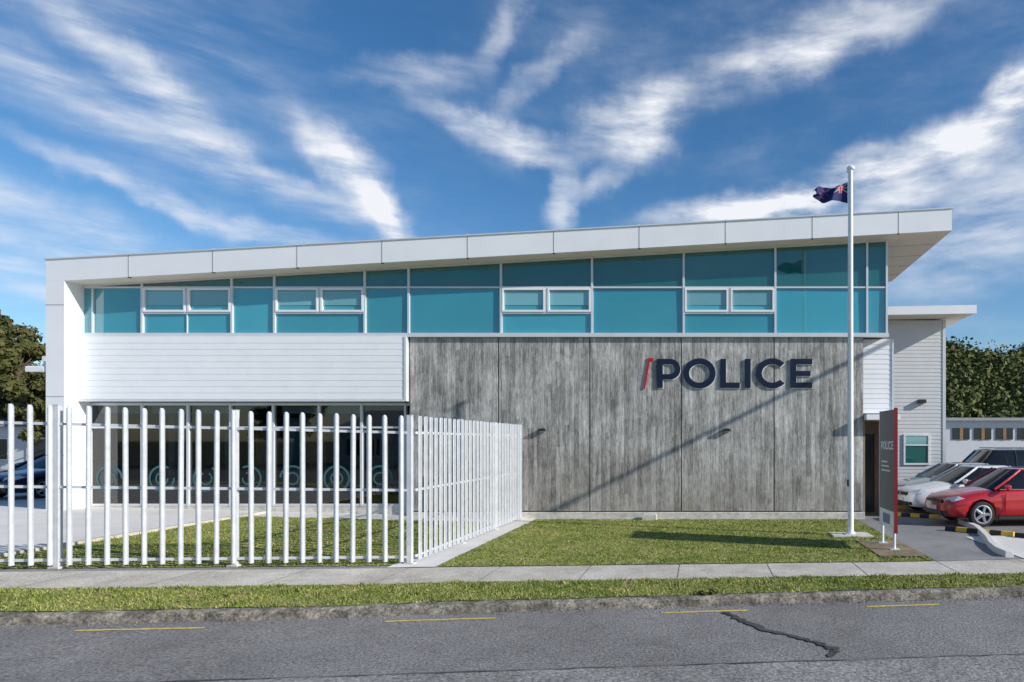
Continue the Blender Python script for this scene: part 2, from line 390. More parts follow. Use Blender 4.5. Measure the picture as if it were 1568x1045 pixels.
while x<16:
    sheet('',lambda X:FF(x)+0.0+(.12*(X-x)),lambda X:FB(x)+(.12*(X-x)),x,x+.011,.009,M['seam'],nx=1,ny=2,mb=m); x+=1.55
m.build('footpath',fixn=False)
def turf(name,regions,blade_regions,dens,hmin=.02,hmax=.05):
    m=MB()
    for fa,fb,x0,x1,dz in regions: sheet('',fa,fb,x0,x1,dz,M['grass'],nx=160,ny=6,mb=m,jit=.035)
    base=m.build(name,fixn=False)
    Vs=[];
    for fa,fb,x0,x1,dz in blade_regions:
        nst=40
        for i in range(nst):
            xa=lerp(x0,x1,i/nst); xb=lerp(x0,x1,(i+1)/nst); ya=fa((xa+xb)/2); yb=fb((xa+xb)/2)
            area=abs((xb-xa)*(yb-ya)); n=int(area*dens)
            if n<=0: continue
            X=rng.uniform(xa,xb,n); t=rng.uniform(0,1,n)
            Y=np.array([fa(q) for q in X])*(1-t)+np.array([fb(q) for q in X])*t+rng.normal(0,.02,n)
            Z=np.array([g(q) for q in X])+dz
            h=rng.uniform(hmin,hmax,n)*(0.6+.8*np.sin(X*2.1+Y*3.3)**2*np.sin(X*5.3-Y*2.1)**2); w=rng.uniform(.006,.013,n); th=rng.uniform(0,math.pi,n)
            lx=rng.normal(0,.02,n); ly=rng.normal(0,.02,n)
            p0=np.stack([X-np.cos(th)*w,Y-np.sin(th)*w,Z],1); p1=np.stack([X+np.cos(th)*w,Y+np.sin(th)*w,Z],1); p2=np.stack([X+lx,Y+ly,Z+h],1)
            Vs.append(np.stack([p0,p1,p2],1).reshape(-1,3))
    V=np.concatenate(Vs); F=np.arange(len(V)).reshape(-1,3)
    npmesh('blades',V,F,[M['blades']],parent=base)
c=lambda v:(lambda X:v)
vr=(lambda X:YK(X)+.16,FF,-40,40,.012)
turf('grass_verge',[vr],[(vr[0],vr[1],-9.8,5.6,.01)],1800,.015,.05)
l1=(lambda X:FB(X)+.05,c(18.98),-4.62,4.25,.012)
l2=(lambda X:FB(X)+.25,c(18.2),-12.1,-5.42,.012)
l3=(lambda X:FB(X)+.15,lambda X:FB(X)+.85,-26,-12.1,.012)
turf('lawn',[l1],[l1],1000,.012,.038)
turf('fenced_lawn',[l2,l3],[l2,(l3[0],l3[1],-15,-12.1,.01)],700,.015,.045)
m=MB(); sheet('',lambda X:FB(X)+.01,c(19.15),-5.42,-4.62,.016,M['paving'],nx=6,mb=m); 
m.build('mow_strip',fixn=False)
m=MB(); sheet('',lambda X:FB(X)+.85,c(30),-45,-12.25,.01,M['paving'],nx=40,mb=m); sheet('',c(18.2),c(19.6),-12.25,-5.42,.01,M['paving'],nx=10,mb=m); m.build('concrete_paving',fixn=False)
m=MB()
for i in range(12):
    y0=11.6+i*.62; m.box(-12.24,-12.10,y0,y0+.6,.0,g(-12.2)+.07,M['footpath'])
m.build('garden_edging',bevel=.01)
m=MB(); sheet('',lambda X:FB(X)+.02,c(19),4.27,5.72,.008,M['yard'],nx=6,mb=m); m.build('entry_path',fixn=False)
m=MB(); sheet('',lambda X:FB(X)+.02,lambda X:FB(X)+2.9+.1*(X-6),5.98,30,.012,M['paving'],nx=20,mb=m); m.build('driveway_crossing',fixn=False)
m=MB()
kp=[(5.78,12.85),(5.82,13.4),(5.98,14.1),(6.25,14.9),(6.5,15.8),(6.75,16.8),(6.9,18.2)]
vs=[];fs=[]
for i,(x,y) in enumerate(kp):
    vs+=[(x-.08,y,0),(x-.07,y,.12),(x+.07,y,.12),(x+.09,y,0)]
for i in range(len(kp)-1):
    for j in range(3): fs.append((4*i+j,4*i+4+j,4*i+5+j,4*i+1+j))
fs.append((0,1,2,3)); m.add(vs,fs,M['paving']); m.build('driveway_kerb',bevel=.01)
m=MB(); sheet('',c(12.75),c(14.9),3.35,4.25,.03,M['dirt'],nx=24,ny=10,mb=m,jit=.16); m.build('dirt_patch',fixn=False)
for (x,y,r) in ((6.55,16.15,-.75),(6.0,19.6,-.6),(5.9,22.3,-.6),(7.7,14.95,-.75)):
    e=empty('wheel_stop',(x,y,0),r); m=MB()
    for i in range(6):
        a=-.8+i*.266
        m.prismT([(-.075,.0),(.075,0),(.05,.1),(-.05,.1)],lambda u,v,d:(d,u,v+.01),a,a+.266,M['yellowb'] if i%2 else M['black'])
    m.build('rubber_block',e,world=False)
# ---------------------------------------------------------------- main building
B=empty('police_station_building',(0,19.2,0))
FY=19.2
def zu(X): return 6.56+.0566*(X+17.38)
def zt(X): return 7.13+.0563*(X+17.88)
m=MB()
m.prismXZ([(-17.88,zt(-17.88)),(6.81,zt(6.81)),(6.81,zu(6.81)),(-17.38,zu(-17.38)),(-17.88,zu(-17.88)-.0)],18.6,18.66,M['white'])
m.prismXZ([(-17.88,zu(-17.88)-.002),(-17.38,zu(-17.38)-.002),(-17.38,-.1),(-17.88,-.1)],18.6,19.6,M['white'])
m.prismXZ([(-17.86,zt(-17.86)-.05),(6.79,zt(6.79)-.05),(6.79,zu(6.79)+.03),(-17.36,zu(-17.36)+.03)],18.662,24.6,M['roofm'])
m.prismXZ([(-17.37,zu(-17.37)),(6.80,zu(6.80)),(6.80,zu(6.80)+.026),(-17.37,zu(-17.37)+.026)],18.662,24.6,M['soffit'])
m.add([(6.812,18.6,zt(6.81)),(6.812,24.6,zt(6.81)),(6.812,24.6,zu(6.81)),(6.812,18.6,zu(6.81))],[(0,1,2,3)],M['white'])
m.build('roof_frame',B)
m=MB()
m.prismXZ([(-17.92,zt(-17.92)),(6.85,zt(6.85)),(6.85,zt(6.85)+.03),(-17.92,zt(-17.92)+.03)],18.57,18.72,M['frame'])
for px in (197,326,455,585,716,848,979,1111,1244,1376):
    x=(px-1075)/56.2; m.box(x-.007,x+.007,18.594,18.601,zu(x)+.0,zt(x)-.0,M['softjoint'])
    m.box(x-.02,x+.02,18.61,18.625,zt(x)+.03,zt(x)+.06,M['frame'])
    m.box(x-.03,x+.03,18.602,18.66,zu(x)-.02,zu(x)-.001,M['dark'])
for z in (5.9,3.4,1.8): m.box(-17.88,-17.38,18.594,18.601,z-.007,z+.007,M['softjoint'])
m.build('roof_flashing',B)
m=MB()
for y in (19.9,21.1,22.3,23.5):
    m.prismXZ([(5.3,zu(5.3)-.004),(6.8,zu(6.8)-.004),(6.8,zu(6.8)-.001),(5.3,zu(5.3)-.001)],y-.01,y+.01,M['softjoint'])
m.build('soffit_joints',B)
m=MB()
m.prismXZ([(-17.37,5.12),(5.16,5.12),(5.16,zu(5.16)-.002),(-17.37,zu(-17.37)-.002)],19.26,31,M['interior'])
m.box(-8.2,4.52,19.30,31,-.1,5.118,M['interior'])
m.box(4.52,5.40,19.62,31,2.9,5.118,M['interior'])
m.build('core_walls',B)
SX=lambda px:(px-1075)/54.4
SZ=lambda py:2.2+(675-py)/54.4
zs=SZ(511); zm=SZ(441); zl=SZ(480)
panes=MB()
def pane(x0,x1,z0,z1,mat,z2=None,y=FY):
    a=random.uniform(-.009,.009); b=random.uniform(-.009,.009)
    z2=z1 if z2 is None else z2
    cx=(x0+x1)/2; cz=(z0+z1)/2
    f=lambda x,z:(x,y+a*(x-cx)+b*(z-cz),z)
    panes.add([f(x0,z0),f(x1,z0),f(x1,z2),f(x0,z1)],[(0,1,2,3)],mat)
vert=[127,220,357,422,560,627,768,907,1047,1187,1327,1357]
for i in range(len(vert)-1):
    x0,x1=SX(vert[i]),SX(vert[i+1])
    pane(x0,x1,zm,zu(x0),M['teald'],zu(x1))
    if vert[i] in (220,422,768,1047):
        xm=(x0+x1)/2
        pane(x0,x1,zs,zl,M['teal'])
        pane(x0,x1,zl,zm,M['teall'])
    else: pane(x0,x1,zs,zm,M['teal'])
panes.build('upper_glazing',B,fixn=False)
m=MB()
for px in vert[1:]:
    x=SX(px); m.box(x-.028,x+.028,19.14,19.24,zs,zu(x)-.004,M['frame'])
xa,xb=-17.37,SX(1357)+.028
m.box(xa,xb,19.15,19.245,zm-.022,zm+.022,M['frame'])
m.box(xa,xb+.02,19.10,19.26,zs-.11,zs+.0,M['frame'])
m.prismXZ([(xa,zu(xa)-.003),(xb,zu(xb)-.003),(xb,zu(xb)-.05),(xa,zu(xa)-.05)],19.145,19.25,M['frame'])
m.box(SX(144)-.02,SX(144)+.02,19.155,19.24,zs,zm-.022,M['frame'])
for v0,v1 in ((220,357),(422,560),(768,907),(1047,1187)):
    x0,x1=SX(v0)+.028,SX(v1)-.028; xm=(x0+x1)/2
    m.box(x0,x1,19.155,19.24,zl-.025,zl+.025,M['frame'])
    m.box(xm-.03,xm+.03,19.155,19.24,zl+.025,zm-.022,M['frame'])
    for a,b in ((x0,xm-.03),(xm+.03,x1)):
        t=.055; z0,z1=zl+.026,zm-.023; y0,y1=19.13,19.20
        m.box(a+.004,b-.004,y0,y1,z0,z0+t,M['white']); m.box(a+.004,b-.004,y0,y1,z1-t,z1,M['white'])
        m.box(a+.004,a+t,y0,y1,z0+t,z1-t,M['white']); m.box(b-t,b-.004,y0,y1,z0+t,z1-t,M['white'])
        m.box(a+t+.01,b-t-.01,19.184,19.19,z0+t+.14,z1-t-.03,M['blind'])
x=SX(288); m.box(x-.012,x+.012,19.17,19.24,zs,zl-.025,M['frame'])
m.build('window_frames',B)
m=MB()
pj=[627,763,903,1043,1185,1322]; 
for i in range(5):
    x0,x1=SX(pj[i])+.014,SX(pj[i+1])-.014
    m.box(x0,x1,19.2,19.32,.22,zs-.112,M['concrete'])
m.build('concrete_panels',B,bevel=.008)
m=MB(); m.box(SX(627),SX(1322),19.24,19.31,.2,zs-.113,M['dark']); m.build('panel_joints',B)
m=MB(); m.box(SX(627)-.0,SX(1322)+.02,19.12,19.35,-.1,.19,M['plinth']); m.build('plinth',B,bevel=.01)
def boards(mb,x0,x1,y,z0,z1,pitch,mat,lip=.018):
    n=max(1,round((z1-z0)/pitch)); p=(z1-z0)/n
    for i in range(n):
        a=z0+i*p; b=a+p
        mb.add([(x0,y-lip,a),(x1,y-lip,a),(x1,y,b),(x0,y,b),(x0,y,a),(x1,y,a)],[(0,1,2,3),(4,5,1,0)],mat)
m=MB(); x0,x1=-17.42,SX(623)
boards(m,x0,x1,19.04,3.36,zs-.12,.18,M['board'],.006)
m.box(x0,x1,19.045,19.30,3.34,zs-.115,M['board'])
m.box(x1,x1+.06,19.02,19.30,3.30,zs-.115,M['frame']); m.box(x0+.04,x1,19.01,19.10,3.29,3.338,M['frame'])
m.build('weatherboard_band',B)
m=MB(); boards(m,SX(1322)+.01,5.42,19.5,2.98,zs-.12,.14,M['board'],.010); m.box(SX(1322)+.01,5.42,19.505,19.6,2.98,zs-.115,M['board'])
m.box(5.42,5.47,19.47,19.6,2.9,zs-.115,M['frame'])
m.build('side_weatherboards',B)
m=MB()
m.box(SX(1322)+.02,5.5,18.9,20.6,2.78,2.93,M['white'])
m.box(SX(1322)+.02,5.3,20.6,20.7,0,2.78,M['entry']); m.box(5.3,5.36,19.7,20.7,0,2.78,M['frame'])
m.box(4.7,4.78,20.55,20.6,0,2.5,M['frame']); m.box(4.78,5.2,20.58,20.6,.05,2.4,M['farglass'])
m.box(4.56,4.62,19.35,20.5,0,2.78,M['entry'])
m.build('entrance',B)
GY=19.45
m=MB()
bz=g(-13)+.05
m.box(-17.37,-8.24,19.40,19.55,-.1,bz+.1,M['plinth'])
gx=[130,220,290,355,420,490,555,622]
GX=[(p-1075)*GY/1045 for p in gx]
for x in GX: m.box(x-.03,x+.03,19.38,19.52,bz+.1,3.28,M['frame'])
for za,zb in ((bz+.1,bz+.16),(3.2,3.28),(2.55,2.60)): m.box(-17.37,-8.24,19.39,19.51,za,zb,M['frame'])
m.build('shopfront_frames',B)
m=MB()
for i in range(len(GX)-1):
    a=random.uniform(-.006,.006)
    m.add([(GX[i],GY,bz+.16),(GX[i+1],GY+a,bz+.16),(GX[i+1],GY+a,3.2),(GX[i],GY,3.2)],[(0,1,2,3)],M['glass'])
m.add([(-17.37,GY,bz+.16),(GX[0],GY,bz+.16),(GX[0],GY,3.2),(-17.37,GY,3.2)],[(0,1,2,3)],M['glass'])
m.build('shopfront_glass',B,fixn=False)
m=MB()
m.add([(-17.37,GY+.02,.62),(-8.3,GY+.02,.62),(-8.3,GY+.02,1.62),(-17.37,GY+.02,1.62)],[(0,1,2,3)],M['film'])
m.build('frosted_film',B,fixn=False)
m=MB()
for i in range(len(GX)-1):
    cx=(GX[i]+GX[i+1])/2; w=(GX[i+1]-GX[i])/2-.05
    for r0,r1,dx,dz in ((.32,.38,-.12,0),(.14,.19,-.12,0)):
        if abs(dx)+r1>w: dx=0
        n=28; vs=[];fs=[]
        for k in range(n):
            t=2*math.pi*k/n*.88+i
            vs+=[(cx+dx+r0*math.cos(t),GY-.010-.001*r0,1.12+dz+r0*math.sin(t)),(cx+dx+r1*math.cos(t),GY-.010-.001*r0,1.12+dz+r1*math.sin(t))]
        for k in range(n-1): fs.append((2*k,2*k+1,2*k+3,2*k+2))
        m.add(vs,fs,M['graphic'])
m.build('window_graphics',B,fixn=False)
m=MB()
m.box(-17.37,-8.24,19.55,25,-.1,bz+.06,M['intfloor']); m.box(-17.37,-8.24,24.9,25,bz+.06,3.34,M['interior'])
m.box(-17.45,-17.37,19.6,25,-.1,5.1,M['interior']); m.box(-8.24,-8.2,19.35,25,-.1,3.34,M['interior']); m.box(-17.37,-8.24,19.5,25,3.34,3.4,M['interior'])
m.box(-13.6,-12.9,20.8,20.9,bz+.06,2.6,M['intwood']); m.box(-12.0,-11.4,20.7,20.8,bz+.06,2.7,M['intwood']); m.box(-12.9,-12.0,21,21.1,bz,2.9,M['intteal'])
for i in (0,1,2,4,5): m.box(GX[i]+.12,GX[i+1]-.12,19.62,19.64,2.98,3.19,M['farwhite'])
for x in (-16.1,-14.4,-10.2): m.box(x,x+.18,20.6,20.8,bz+.06,3.34,M['softjoint'])
for x in (-15.6,-13.2,-10.9,-9.5):
    m.box(x,x+1.1,19.9,20.4,bz+.7,bz+.76,M['farwhite']); m.box(x+.1,x+.15,20,20.05,bz+.06,bz+.7,M['dark']); m.box(x+.9,x+.95,20,20.05,bz+.06,bz+.7,M['dark']); m.box(x+.3,x+.8,20.1,20.15,bz+.85,bz+1.2,M['dark'])
m.build('office_interior',B)
for px in (831,1113):
    x=SX(px); z=SZ(659); e=empty('wall_light',(x,19.2,z)); m=MB()
    m.box(x-.06,x+.06,19.17,19.2,z-.05,z+.05,M['dark']); m.prismT([(0,.03),(.10,.03),(.13,-.01),(.10,-.04),(0,-.04)],lambda u,v,d:(x+d,19.17-u,z+v),-.10,.10,M['dark']); m.box(x-.08,x+.08,19.07,19.12,z-.052,z-.041,M['signwhite'])
    m.build('fitting',e)
# ---------------------------------------------------------------- letters
def ring(cx,cz,rx,rz,t,a0,a1,n=36):
    q=[]
    for k in range(n):
        A0=math.radians(lerp(a0,a1,k/n));A1=math.radians(lerp(a0,a1,(k+1)/n))
        p=lambda a,s:(cx+(rx-s)*math.cos(a),cz+(rz-s)*math.sin(a))
        q.append([p(A0,0),p(A1,0),p(A1,t),p(A0,t)])
    return q
def rect(x0,z0,x1,z1): return [(x0,z0),(x1,z0),(x1,z1),(x0,z1)]
def letter(ch):
    t=.205; s=.185
    if ch=='I': return [rect(0,0,t,1)]
    if ch=='L': return [rect(0,0,t,1),rect(t,0,.68,s)]
    if ch=='E': return [rect(0,0,t,1),rect(t,0,.76,s),rect(t,.41,.70,.41+s-.01),rect(t,1-s,.76,1)]
    if ch=='P': return [rect(0,0,t,1),rect(t,1-s,.46,1),rect(t,.29,.46,.29+s)]+ring(.46,.645,.355,.355,s,-90,90,20)
    if ch=='O': return ring(.55,.5,.56,.52,.2,0,360)
    if ch=='C': return ring(.55,.5,.56,.52,.2,42,318)
def word(mb,fn,h,mat,d0,d1,off=((0,'P'),(.92,'O'),(2.18,'L'),(3.03,'I'),(3.43,'C'),(4.60,'E'))):
    for o,ch in off:
        for q in letter(ch): mb.prismT([((o+u)*h,v*h) for u,v in q],fn,d0,d1,mat)
L=empty('police_lettering',(SX(1003),19.2,SZ(595)))
m=MB(); lx,lz=SX(1006),SZ(594.5); H=.815
word(m,lambda u,v,d:(lx+u,19.2-d,lz+v),H,M['navy'],.022,.045)
m.build('letters',L)
m=MB(); word(m,lambda u,v,d:(lx+u+.014,19.2-d,lz+v-.020),H,M['signwhite'],.0,.020)
m.build('letter_backs',L)
m=MB(); rx=SX(987)
m.prismXZ([(rx-.03,lz-.02),(rx+.02,lz-.02),(rx+.16,lz+.77),(rx+.25,lz+.77),(rx+.25,lz+.84),(rx+.11,lz+.84)],19.165,19.199,M['red'])
m.build('red_chevron',L)
# ---------------------------------------------------------------- fence
FH=2.64
def fence_run(name,p0,p1,spacing,posts,right_out,W_=.042,side=1):
    e=empty(name,(p0[0],p0[1],g(p0[0]))); m=MB()
    p0=Vector(p0);p1=Vector(p1); d=(p1-p0); Ln=d.length; d.normalize(); n=Vector((d.y,-d.x))*right_out
    cnt=int(Ln/spacing)
    for i in range(cnt):
        s=(i+.5)*Ln/cnt; p=p0+d*s; z=g(p.x)+.06; top=z+FH-.06+random.uniform(-.006,.006)
        w=W_; dp=.045
        prof=[(-w,0),(-w*.55,dp*.1),(-w*.2,dp),(w*.2,dp),(w*.55,dp*.1),(w,0)]
        vs=[]; tx=random.uniform(-.005,.005)
        for off in (0,-.004):
            for (zz,sc) in ((z,1),(top-.05,1),(top-.015,.72),(top,.3)):
                for (a,b) in prof: vs.append((p.x+d.x*(a*sc+tx*(zz-z))+n.x*(b+off),p.y+d.y*(a*sc+tx*(zz-z))+n.y*(b+off),zz))
        fs=[]
        for r in range(3):
            for k in range(5):
                fs.append((r*6+k,r*6+k+1,r*6+7+k,r*6+6+k)); o=24; fs.append((o+r*6+k,o+r*6+6+k,o+r*6+7+k,o+r*6+k+1))
        m.add(vs,fs,M['fence'])
    m.build('pales',e,fixn=False)
    m=MB()
    for h in (.14,1.32,2.34):
        segs=6
        for i in range(segs):
            a=p0+d*(Ln*i/segs); b=p0+d*(Ln*(i+1)/segs)
            q0=a-n*.03;q1=b-n*.03
            vs=[]
            for q in (q0,q1):
                zz=g(q.x)+h
                for (u,v) in ((-.006,-.022),(.02,-.022),(.02,.022),(-.006,.022)): vs.append((q.x+n.x*u,q.y+n.y*u,zz+v))
            m.add(vs,[(0,1,5,4),(1,2,6,5),(2,3,7,6),(3,0,4,7)]+([(0,3,2,1)] if i==0 else [])+([(4,5,6,7)] if i==segs-1 else []),M['fence'])
        for i in range(cnt):
            s=(i+.5)*Ln/cnt; p=p0+d*s; zz=g(p.x)+h
            m.cyl((p.x+n.x*.044,p.y+n.y*.044,zz),(p.x+n.x*.054,p.y+n.y*.054,zz),.009,.007,M['frame'],6)
    m.build('rails',e)
    m=MB()
    for s in posts:
        p=p0+d*s-n*.05; z=g(p.x); a=.045
        m.box(p.x-a,p.x+a,p.y-a,p.y+a,z-.05,z+FH+.0,M['fence'])
        m.box(p.x-a-.004,p.x+a+.004,p.y-a-.004,p.y+a+.004,z+FH+.0,z+FH+.015,M['fence'])
        m.box(p.x-.09,p.x+.09,p.y-.09,p.y+.09,z,z+.035,M['plinth'])
    m.build('posts',e,bevel=.006)
p0=(-5.18,12.08); dirl=Vector((-1,-.205)).normalized()
p1=(p0[0]+dirl.x*9,p0[1]+dirl.y*9)
fence_run('palisade_fence',p0,p1,.262,(0,2.78,5.35,8.0),-1)
fence_run('palisade_fence',(-5.10,12.2),(-5.05,19.1),.235,(2.3,4.6,6.85),1,.034)
# ---------------------------------------------------------------- flagpole
fp=(3.43,15.75)
e=empty('flagpole',(fp[0],fp[1],0)); m=MB()
m.cyl((fp[0],fp[1],.03),(fp[0],fp[1],8.45),.068,.048,M['pole'],20); m.cyl((fp[0],fp[1],.03),(fp[0],fp[1],.10),.11,.10,M['pole'],20)
m.lathe((fp[0],fp[1],8.45),(0,0,1),[(0,.045),(.0,.085),(.03,.095),(.06,.085),(.09,.04),(.10,.001)],M['pole'],16)
m.cyl((fp[0]-.075,fp[1]-.02,1.2),(fp[0]-.06,fp[1]-.02,8.4),.006,.006,M['signwhite'],5); m.box(fp[0]-.09,fp[0]-.05,fp[1]-.04,fp[1],1.15,1.3,M['dark'])
m.cyl((fp[0]-.1,fp[1],8.4),(fp[0]+.1,fp[1],8.4),.018,.018,M['pole'],8)
m.build('pole',e,smooth=False)
m=MB(); m.box(fp[0]-.45,fp[0]+.45,fp[1]-.3,fp[1]+.35,-.02,.045,M['plinth']); m.box(fp[0]-.16,fp[0]+.16,fp[1]-.16,fp[1]+.16,.045,.06,M['frame']); m.build('base',e,bevel=.01)
def flagmat():
    m,nt,b=newmat('flag_cloth')
    sp=N(nt,'ShaderNodeSeparateXYZ'); 
    uv=N(nt,'ShaderNodeUVMap'); nt.links.new(uv.outputs[0],sp.inputs[0])
    u,v=sp.outputs[0],sp.outputs[1]
    inj=math_(nt,'MULTIPLY',math_(nt,'LESS_THAN',u,.42),math_(nt,'GREATER_THAN',v,.5))
    cu=math_(nt,'ABSOLUTE',math_(nt,'SUBTRACT',u,.21)); cv=math_(nt,'ABSOLUTE',math_(nt,'SUBTRACT',v,.75))
    mn=math_(nt,'MINIMUM',cu,cv); d=math_(nt,'ABSOLUTE',math_(nt,'SUBTRACT',cu,math_(nt,'MULTIPLY',cv,.9)))
    wh=math_(nt,'MAXIMUM',math_(nt,'LESS_THAN',mn,.04),math_(nt,'LESS_THAN',d,.025)); rd=math_(nt,'LESS_THAN',mn,.025)
    col=mix(nt,math_(nt,'MULTIPLY',wh,inj),(.010,.018,.12),(.5,.5,.52)); col=mix(nt,math_(nt,'MULTIPLY',rd,inj),col,(.5,.02,.03))
    for su,sv in ((.72,.8),(.72,.25),(.60,.55),(.84,.6)):
        dd=math_(nt,'ADD',math_(nt,'ABSOLUTE',math_(nt,'SUBTRACT',u,su)),math_(nt,'ABSOLUTE',math_(nt,'SUBTRACT',v,sv)))
        col=mix(nt,math_(nt,'LESS_THAN',dd,.05),col,(.5,.04,.05))
    nt.links.new(col,b.inputs['Base Color']); b.inputs['Roughness'].default_value=.8
    return m
nu,nv=36,18; V=[];UV=[]
for i in range(nu+1):
    for j in range(nv+1):
        u=i/nu;v=j/nv
        x=fp[0]-.07-u*.78+.03*math.sin(v*6+u*5)*u; y=fp[1]+.10*math.sin(u*10+v*2)*u**.6+.05*math.sin(u*21+v*5)*u
        z=7.92+(v-.5)*(.50-.30*u**.7)-.06*u+.045*math.sin(u*8+v*2.0)*u+.03*math.sin(v*9+u*7)*u
        V.append((x,y,z)); UV.append((u,v))
F=[(i*(nv+1)+j,(i+1)*(nv+1)+j,(i+1)*(nv+1)+j+1,i*(nv+1)+j+1) for i in range(nu) for j in range(nv)]
me=bpy.data.meshes.new('flag'); me.from_pydata(V,[],F); ul=me.uv_layers.new(name='UVMap')
for l in me.loops: ul.data[l.index].uv=UV[l.vertex_index]
me.materials.append(flagmat()); me.polygons.foreach_set('use_smooth',[True]*len(me.polygons))
fo=bpy.data.objects.new('flag',me); COL.objects.link(fo); fo.parent=e; fo.location=-Vector(e.location)
# ---------------------------------------------------------------- pylon sign
e=empty('police_pylon_sign',(3.84,14,0)); m=MB()
sx=3.81; y0,y1=13.5,14.62
m.box(sx,sx+.05,y0+.03,y1,.78,2.82,M['signgrey']); m.box(sx,sx+.05,y0+.03,y1,.42,.778,M['signwhite'])
m.box(sx-.008,sx+.058,y0-.01,y0+.029,.36,2.85,M['signred']); m.box(sx-.004,sx+.054,y1+.001,y1+.03,.40,2.83,M['frame'])
m.box(sx-.004,sx-.001,y0+.35,y1-.25,.5,.70,M['signblue'])
for y in (y0+.12,y1-.12): m.cyl((sx+.025,y,0),(sx+.025,y,.42),.032,.032,M['signwhite'],10)
for y in (y0+.12,y1-.12): m.box(sx-.07,sx+.12,y-.08,y+.08,.02,.045,M['frame'])
m.build('board',e)
m=MB(); hh=.17
word(m,lambda u,v,d:(sx-d,y1-.12-u,2.02+v),hh,M['signwhite'],.001,.006)
for i in range(3): m.box(sx-.005,sx-.001,y1-.6-.1*i,y1-.15,1.75-.09*i,1.78-.09*i,M['frame'])
m.build('sign_text',e)
e=empty('valve_box',(-1.45,18.6,0)); m=MB(); m.box(-1.65,-1.25,18.75,19.05,0,.16,M['plinth']); m.box(-1.62,-1.28,18.78,19.02,.16,.18,M['frame']); m.build('box',e,bevel=.015)
e=empty('security_camera',(-17.9,18.7,4.2)); m=MB()
m.box(-18.05,-17.88,18.66,18.74,4.2,4.28,M['signwhite']); m.cyl((-18.0,18.7,4.24),(-18.0,18.7,4.42),.035,.035,M['signwhite'],10)
m.prismT([(-.08,0),(.08,0),(.08,.13),(.05,.16),(-.05,.16),(-.08,.13)],lambda u,v,d:(-18.05-d,18.7+u,4.08+v),-.1,.42,M['signwhite'])
m.box(-17.99,-17.88,18.6,18.8,4.36,4.5,M['signwhite']); m.cyl((-18.47,18.7,4.15),(-18.49,18.7,4.15),.05,.05,M['dark'],12)
m.build('housing',e,bevel=.008)
# ---------------------------------------------------------------- rear wing
Wg=empty('rear_wing_building',(8,27,0)); m=MB()
Y=27.5; PX=lambda px:(px-1075)*Y/1045
boards(m,5.0,PX(1443),Y,0,7.05,.15,M['wingboard'],.012)
m.box(4.6,PX(1443),Y+.02,38,0,7.05,M['wingboard']); m.box(PX(1443),PX(1447)+.02,Y-.03,Y+.05,0,7.05,M['frame'])
m.build('walls',Wg)
m=MB()
m.prismXZ([(4.6,7.06),(10.55,7.16),(10.55,7.42),(4.6,7.3)],26.4,38,M['roofm']); m.prismXZ([(4.6,7.02),(10.56,7.12),(10.56,7.155),(4.6,7.055)],26.4,38,M['soffit'])
m.prismXZ([(4.6,7.01),(10.6,7.11),(10.6,7.44),(4.6,7.32)],26.34,26.395,M['white']); m.build('roof',Wg)
m=MB(); x0,x1=PX(1383),PX(1423); z0,z1=2.2-37*Y/1045,2.2+10*Y/1045
for a in ((x0,x0+.07,z0,z1),(x1-.07,x1,z0,z1),(x0+.07,x1-.07,z0,z0+.07),(x0+.07,x1-.07,z1-.07,z1),(x0+.07,x1-.07,(z0+z1)/2+.15,(z0+z1)/2+.2)):
    m.box(a[0],a[1],Y-.06,Y+.01,a[2],a[3],M['signwhite'])
m.box(x0+.07,x1-.07,Y-.03,Y-.02,z0+.07,z1-.07,M['teald']); m.box(x0+.07,x1-.07,Y-.036,Y-.031,(z0+z1)/2+.2,z1-.07,M['blind'])
m.box(PX(1405),PX(1416),Y-.2,Y-.02,3.7,3.85,M['dark']); m.build('window',Wg)
e=empty('neighbouring_shed',(24,60,0)); m=MB()
m.box(19,60,60,72,0,3.95,M['farwhite']); m.box(18.6,60,59.5,72,3.95,4.2,M['roofm'])
for i in range(16):
    x=22+i*1.9; m.box(x,x+1.5,59.93,59.99,2.3,3.3,M['farglass']); m.box(x+.62,x+.9,59.90,59.925,2.3,3.3,M['orange'])
m.build('shed',e)
def house(name,x0,x1,y0,y1,h,rh,wall,front=-1,b=0.0):
    e=empty(name,((x0+x1)/2,(y0+y1)/2,0)); m=MB()
    m.box(x0,x1,y0,y1,0,h,wall); ym=(y0+y1)/2
    m.add([(x0-.5,y0-.5,h),(x1+.5,y0-.5,h),(x1+.5,y1+.5,h),(x0-.5,y1+.5,h),(x0+1.5,ym,h+rh),(x1-1.5,ym,h+rh)],[(0,1,5,4),(2,3,4,5),(1,2,5),(3,0,4),(3,2,1,0)],M['roofm'])
    yf=y0 if front<0 else y1; n=int((x1-x0)/2.6)
    for i in range(n):
        xx=x0+1+i*2.6; a,bb=(yf-.05,yf-.002) if front<0 else (yf+.002,yf+.05)
        m.box(xx,xx+1.3,a,bb,1.0,2.3,M['farglass'])
        c0,c1=(yf-.09,yf-.051) if front<0 else (yf+.051,yf+.09)
        for q in ((xx-.06,xx+1.36,.94,1.0),(xx-.06,xx+1.36,2.3,2.36),(xx-.06,xx,1.0,2.3),(xx+1.3,xx+1.36,1.0,2.3)): m.box(q[0],q[1],c0,c1,q[2],q[3],M['signwhite'])
    m.build('walls_roof_windows',e)
house('neighbouring_house',-60,-34,44,52,3.1,1.4,M['farwhite'])
house('neighbouring_house',-30,-16,-24,-16,3.0,1.8,M['farwhite'],1)
house('neighbouring_house',-12,-1,-25,-17,2.9,1.7,M['fargrey'],1)
house('neighbouring_house',5,18,-24,-16,3.0,1.8,M['farwhite'],1)
